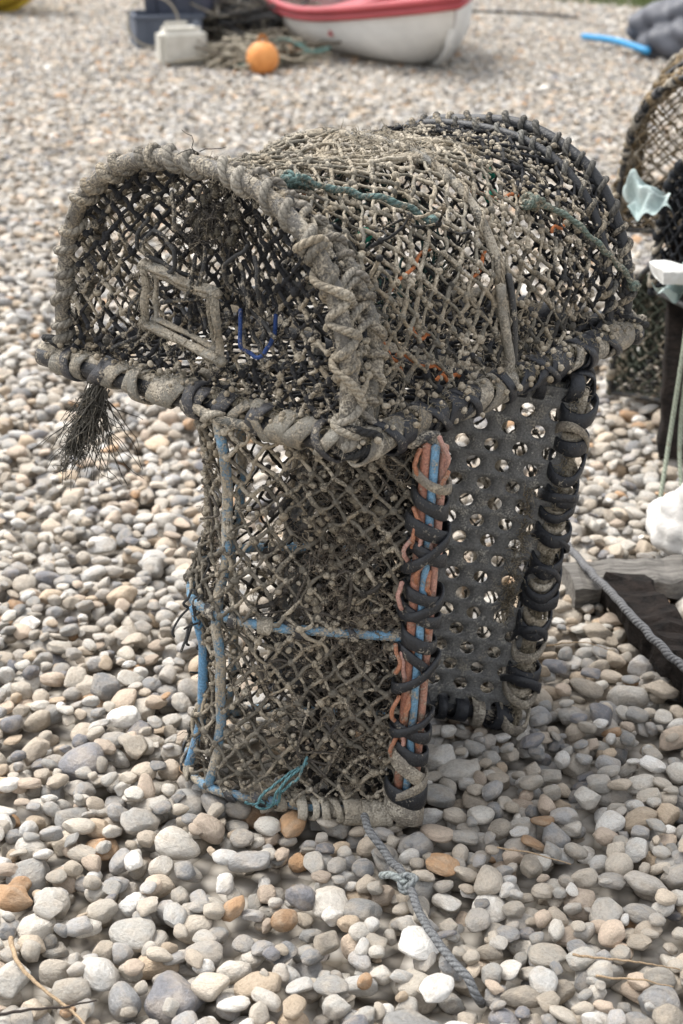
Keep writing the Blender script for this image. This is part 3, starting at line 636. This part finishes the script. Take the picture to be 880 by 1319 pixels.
# ============ wood ============
def beam(name,a,b,w_,h_,mat,rough=.006,seed=0,taper=1.0):
    a=np.array(a,float);b=np.array(b,float);d=b-a;Ln=np.linalg.norm(d);d/=Ln; s=np.cross(d,(0,0,1));s/=np.linalg.norm(s);u=np.cross(s,d)
    K=24; prof=[(-1,-.8),(-.85,-1),(0,-1.02),(.85,-1),(1,-.8),(1.02,0),(1,.8),(.85,1),(0,1.03),(-.85,1),(-1,.8),(-1.02,0)]
    V=[]
    for k in range(K):
        t=k/(K-1); e=1-(1-taper)*t
        for i,(p,q) in enumerate(prof): V.append(a+d*Ln*t+s*p*w_/2*e+u*q*h_/2*e)
    V=jit(np.array(V),rough*.5,14,seed); V=jit(V,rough*.25,50,seed+1); S=len(prof)
    F=[[k*S+i,k*S+(i+1)%S,(k+1)*S+(i+1)%S,(k+1)*S+i] for k in range(K-1) for i in range(S)]; F+= [list(range(S))[::-1],[(K-1)*S+i for i in range(S)]]
    me=bpy.data.meshes.new(name); me.from_pydata(V.tolist(),[],F); me.materials.append(mat); o=link(name,me); return o
def wood(name,c1,c2,rough=.8,sc_=(6,60,60),sp=.3):
    m,N,L,B=newmat(name); tc=N.new("ShaderNodeTexCoord"); mp=N.new("ShaderNodeMapping"); mp.inputs['Scale'].default_value=sc_; L.new(tc.outputs['Object'],mp.inputs[0])
    n=noise(N,1.5,6,.7,mp.outputs[0],L); r=ramp(N,[(.3,c1),(.7,c2)]); L.new(n.outputs[0],r.inputs[0]); L.new(r.outputs[0],B.inputs['Base Color'])
    bp=N.new("ShaderNodeBump"); bp.inputs['Distance'].default_value=.012; L.new(n.outputs[0],bp.inputs['Height']); L.new(bp.outputs[0],B.inputs['Normal']); B.inputs['Roughness'].default_value=rough; B.inputs['Specular IOR Level'].default_value=sp; return m
W1m=wood("grey_driftwood",(.06,.055,.05),(.30,.28,.25)); W2m=wood("tarred_wood",(.004,.004,.004),(.030,.022,.018),.8,(25,25,50),.15)
beam("wooden_plank",px(728,752,.02),px(985,732,.02),.12,.045,W1m,.008,3)
beam("timber_beam",px(806,756,.035),px(935,925,.03),.080,.070,W2m,.018,5)
beam("wooden_post",px(862,590,.0),px(872,590,0)+np.array([.02,.22,.50]),.06,.05,W2m,.008,7)
WH=simple("white_painted_board",(.50,.49,.46),(.74,.74,.72),9,.6)
beam("white_board",px(880,572,0),px(915,572,0)+np.array([.1,.20,.35]),.07,.02,WH,.006,8)
a_=px(850,356,.50); beam("white_board",a_,a_+np.array([.35,.05,.02]),.09,.03,WH,.012,9)
def lump(name,c,sz,mat,amp=.12,seed=0,sub=5,flat=True,f=2.2):
    import bmesh
    bm=bmesh.new(); bmesh.ops.create_icosphere(bm,subdivisions=sub,radius=1); r=np.random.default_rng(seed)
    V=np.array([v.co[:] for v in bm.verts]); D=np.zeros(len(V))
    for k in range(6):
        w_=r.normal(size=3)*(f+k*.7); D+=np.abs(np.sin(V@w_+r.uniform(0,6)))/(1+k*.6)
    V=V*(1+amp*(D-D.mean()))[:,None]*np.array(sz)
    if flat: V[:,2]=np.maximum(V[:,2],-sz[2]*.55)
    V+=np.array(c)
    for v,q in zip(bm.verts,V): v.co=q
    me=bpy.data.meshes.new(name); bm.to_mesh(me); bm.free(); me.polygons.foreach_set("use_smooth",np.ones(len(me.polygons),bool)); me.materials.append(mat); return link(name,me)
lump("white_sack",px(918,688,.06)+np.array([.03,.04,.0]),(.15,.12,.11),simple("sack_plastic",(.46,.44,.41),(.68,.67,.65),6,.6,.003),.20,4,5,True,2.2)
TQ=simple("pale_cloth",(.30,.39,.38),(.52,.60,.58),14,.8,.004)
def drape(name,c,w_,h_,mat,seed=0,rz=0):
    xs=np.linspace(-w_/2,w_/2,50); ys=np.linspace(0,h_,50)
    def zf(x,y): return .022*np.sin(x*52+seed+y*19)+.014*np.sin(y*60+x*33+seed)+.008*np.sin(x*120-y*70)-1.6*y*y
    o=grid_obj(name,xs,ys,zf,mat)
    for v in o.data.vertices:
        v.co.x+=.014*math.sin(v.co.y*45+seed)+.008*math.sin(v.co.y*110); v.co.y+=.014*math.sin(v.co.x*50+seed*2)+.006*math.sin(v.co.x*140)
    o.location=c; o.rotation_euler=(math.radians(-35),math.radians(8),rz); return o
c_=px(836,236,.66); drape("cloth_rag",c_,.10,.09,TQ,1,2.7)
c_=px(874,352,.50); drape("cloth_rag",c_,.12,.06,TQ,3,3.0)
for k in range(5):
    x0=.80+.025*k; mbn=MB(); mbn.tubes(spline([(x0,3.5,.54),(x0-.02-.01*k,3.45,.35),(x0-.04,3.42,.15),(x0-.07+.03*k,3.33,.02)],30),.0055,6,(.38,.42,.33,.3)); mbn.obj("hanging_cord",M_rope)
# ============ background clutter ============
def paint(name,c,rough=.45): 
    return simple(name,tuple(.78*x for x in c),c,3,rough,.001)
def make_boat(name,M,Ln,Bm,Dp,hull,rim,inner):
    e=empty(name,M); NS_=34; NP=14; 
    def sec(t,off=0):
        b=Bm/2*(math.sin(min(1,(1-t)*1.9+.0)*PI/2)**.75)*(1-.22*(1-min(1,t*2))**2); b=max(b-off,.004)
        kz=Dp*.75*max(0,(t-.8)/.2)**2.4; sh=Dp*(1+.28*t**2)
        kz+=off
        return [( (b*math.sin(s*PI/2)**.62), kz+(sh-kz)*(s**1.7)) for s in np.linspace(0,1,NP)]
    for nm,off,mt in(("hull",0,hull),("interior",.035,inner)):
        V=[];F=[]
        for i in range(NS_):
            t=i/(NS_-1); s=sec(t,off); rake=.25*max(0,(t-.7)/.3)**2
            for sg in(-1,1):
                for (y,z) in s: V.append((t*(Ln-(.04 if off else 0))+rake*(z/Dp-.6),sg*y,z))
        R_=2*NP
        for i in range(NS_-1):
            for g in(0,NP):
                for j in range(NP-1):
                    a=i*R_+g+j; F.append([a,a+1,a+1+R_,a+R_] if g==0 else [a,a+R_,a+1+R_,a+1])
            F.append([i*R_,(i+1)*R_,(i+1)*R_+NP,i*R_+NP])
        F.append(list(range(NP-1,-1,-1))+list(range(NP,2*NP)))
        me=bpy.data.meshes.new(nm); me.from_pydata(V,[],F); me.polygons.foreach_set("use_smooth",np.ones(len(F),bool)); me.materials.append(mt); link(nm,me,e)
    mb=MB(); 
    for sg in(-1,1):
        P=[]
        for i in range(NS_):
            t=i/(NS_-1); y,z=sec(t)[-1]; rake=.25*max(0,(t-.7)/.3)**2; P.append((t*Ln+rake*(z/Dp-.6),sg*y,z))
        mb.tubes(np.array(P),.03,8,(0,0,0,0)); mb.tubes(np.array(P)-np.array([0,0,.05]),.025,8,(0,0,0,0))
    mb.obj("gunwale",rim,e)
    for t in(.3,.62):
        y,z=sec(t)[-1]; me=bpy.data.meshes.new("thwart"); bx=[(x,yy,zz) for x in(t*Ln-.12,t*Ln+.12) for yy in(-y+.04,y-.04) for zz in(z-.17,z-.13)]
        me.from_pydata(bx,[],[[0,1,3,2],[4,6,7,5],[0,4,5,1],[2,3,7,6],[0,2,6,4],[1,5,7,3]]); me.materials.append(rim); link("thwart",me,e)
    mb=MB(); mb.tubes(np.array([(t*Ln,0,sec(t)[0][1]-.01) for t in np.linspace(0,1,20)]),.025,6,(0,0,0,0)); mb.obj("keel",hull,e)
    return e
WHT=paint("white_boat_paint",(.78,.78,.76)); RED=paint("red_boat_paint",(.44,.08,.09)); PNK=paint("interior_paint",(.40,.17,.17)); 
def boatM(bow,head,heel,Ln,pitch=0):
    R=Matrix.Rotation(head,4,'Z')@Matrix.Rotation(pitch,4,'Y')@Matrix.Rotation(heel,4,'X')
    off=R@Vector((Ln,0,.0)); return Matrix.Translation(Vector(bow)-off)@R
make_boat("rowing_boat",boatM((.76,10.45,.02),math.radians(-72),math.radians(12),2.8),2.8,1.22,.38,WHT,RED,PNK)
YEL=paint("yellow_boat_paint",(.70,.50,.06))
make_boat("rowing_boat",boatM((-2.52,14.2,.0),math.radians(-20),0,3.0),3.0,1.3,.40,YEL,YEL,YEL)
b=px(340,92,0); fl=empty("orange_float",Matrix.Translation((b[0],b[1]-.12,.1)))
mb=MB(); z=np.linspace(-1,1,15); mb.tubes(np.stack([0*z,0*z,.108*z],1),np.sqrt(np.clip(1-z*z,.0004,1))[None]*.105,20,(0,0,0,0),cap=False); mb.obj("ball",simple("orange_float_plastic",(.60,.22,.06),(.85,.38,.12),9,.55),fl)
mb=MB(); a=np.linspace(0,2*PI,16); mb.tubes(np.stack([.025*np.cos(a),0*a,.115+.025*np.sin(a)],1),.008,6,(.5,.2,.05,0)); mb.obj("eye",M_rope,fl)
def box(name,c,sz,mat,parent=None,rz=0,bev=.02,taper=1.0,rx=0):
    import bmesh
    bm=bmesh.new(); bmesh.ops.create_cube(bm,size=1)
    for v in bm.verts:
        k=taper if v.co.z<0 else 1; v.co=Vector((v.co.x*sz[0]*k,v.co.y*sz[1]*k,v.co.z*sz[2]))
    bmesh.ops.bevel(bm,geom=bm.edges[:],offset=bev,segments=3,affect='EDGES')
    me=bpy.data.meshes.new(name); bm.to_mesh(me); bm.free(); me.materials.append(mat); o=link(name,me,parent); o.location=c; o.rotation_euler=(rx,0,rz); return o
def crate(name,M,W_,D_,H_,mat):
    e=empty(name,M); t=.02
    box("floor",(0,0,.02),(W_,D_,.03),mat,e,bev=.004)
    for sx in(-1,1):
        box("side",(sx*(W_/2-t/2),0,H_/2+.03),(t,D_-.04,H_),mat,e,bev=.004); box("end",(0,sx*(D_/2-t/2),H_/2+.03),(W_,t,H_),mat,e,bev=.004)
        box("rim",(0,sx*(D_/2),H_+.02),(W_+.04,.035,.03),mat,e,bev=.006)
        for k in(-.3,0,.3): box("rib",(k*W_,sx*(D_/2+.008),H_/2),(.02,.015,H_*.9),mat,e,bev=.003)
    return e
b=px(215,62,0)
DB=paint("blue_grey_crate",(.12,.14,.18),.6); DB2=paint("dark_crate",(.07,.08,.11),.6)
crate("fish_crate",Matrix.Translation((b[0]-.02,b[1]+.15,.0))@Matrix.Rotation(.25,4,'Z'),.48,.38,.20,DB)
crate("fish_crate",Matrix.Translation((b[0]+.10,b[1]+.25,.24))@Matrix.Rotation(-.3,4,'Z')@Matrix.Rotation(.16,4,'X'),.44,.36,.18,DB2)
b=px(235,84,0)
jc=empty("jerrycan",Matrix.Translation((b[0],b[1]-.02,.0))@Matrix.Rotation(.35,4,'Z'))
JW=simple("jerrycan_plastic",(.46,.44,.38),(.64,.62,.56),8,.55); box("body",(0,0,.125),(.32,.2,.25),JW,jc,bev=.04); box("handle",(-.03,0,.275),(.16,.03,.025),JW,jc,bev=.01); box("handle_post",(-.1,0,.26),(.025,.03,.05),JW,jc,bev=.008); box("cap",(.11,0,.265),(.05,.05,.04),DB,jc,bev=.012)
b=px(292,38,0); beam("mooring_post",(b[0],b[1]+.3,0),(b[0]+.03,b[1]+.32,.75),.12,.12,W2m,.01,9)
tg=MB(); b=px(330,85,0)
for k in range(80):
    c=np.array([b[0]+rng.normal()*.16,b[1]+.15+rng.normal()*.18,.03+abs(rng.normal())*.06]); p=[c+rng.normal(size=3)*np.array([.13,.11,.03]) for _ in range(6)]
    p=[np.array([q[0],q[1],max(q[2],.012)]) for q in p]; cl_=[(.48,.43,.34,.3),(.36,.33,.26,.4),(.15,.13,.1,.3),(.12,.22,.2,.1),(.40,.22,.12,.3)][rng.choice(5,p=[.4,.3,.24,.03,.03])]
    tg.tubes(spline(p,26),rng.uniform(.005,.011),6,cl_)
b2=px(300,55,0)
for k in range(90):
    c=np.array([b2[0]+rng.normal()*.24,b2[1]+.3+rng.normal()*.2,.08+abs(rng.normal())*.12]); p=[c+rng.normal(size=3)*np.array([.16,.14,.08]) for _ in range(6)]; p=[np.array([q[0],q[1],max(q[2],.012)]) for q in p]
    tg.tubes(spline(p,26),rng.uniform(.006,.012),6,(.26,.24,.20,.4) if k%2 else (.07,.07,.07,.25))
a=np.linspace(0,4*PI,60); b3=px(200,60,0); tg.tubes(np.stack([b3[0]+.02+.18*np.cos(a),b3[1]-.25+.03*np.sin(a),.20+.17*np.sin(a)],1),.008,6,(.42,.38,.3,.3))
tg.obj("rope_tangle",M_rope)
b=px(870,72,0); lump("tarpaulin",(b[0]+.32,b[1]+.1,.12),(.58,.4,.30),simple("dark_tarp",(.05,.055,.068),(.13,.135,.155),5,.5),.20,11,5,True,2.0)
a_=px(752,47,.06); c_=px(835,66,.05); mb=MB(); mb.tubes(spline([a_,(a_+c_)/2+np.array([0,0,.02]),c_],20),.024,10,(.04,.30,.60,.15)); mb.obj("plastic_pipe",M_pipe)
a_=px(605,14,.03); c_=px(745,22,.03); mb=MB(); mb.tubes(spline([a_,(a_+c_)/2+np.array([0,.1,0]),c_],20),.012,6,(.05,.05,.05,0)); mb.obj("mooring_rope",M_rope)
def twig(pts,r,nm="driftwood_twig",col=(.38,.28,.18,.3)):
    mb=MB(); P=jit(spline(pts,30),.002,40,int(r*1e5)); mb.tubes(P,np.linspace(1,.45,30)[None]*r,6,col); return mb.obj(nm,M_net)
twig([px(14,1208,.02),px(22,1240,.022),px(55,1270,.02),px(95,1300,.015),px(118,1330,.01)],.0038)
twig([px(-5,1305,.015),px(60,1302,.018),px(125,1290,.012)],.0025,col=(.05,.04,.035,.1))
twig([px(735,1228,.018),px(800,1240,.02),px(875,1248,.012)],.002)
twig([px(770,1255,.018),px(820,1262,.02),px(870,1275,.012)],.0018)
twig([px(700,832,.02),px(745,828,.03),px(790,838,.01)],.0018)
twig([px(640,1090,.018),px(690,1102,.02),px(735,1112,.012)],.0015)
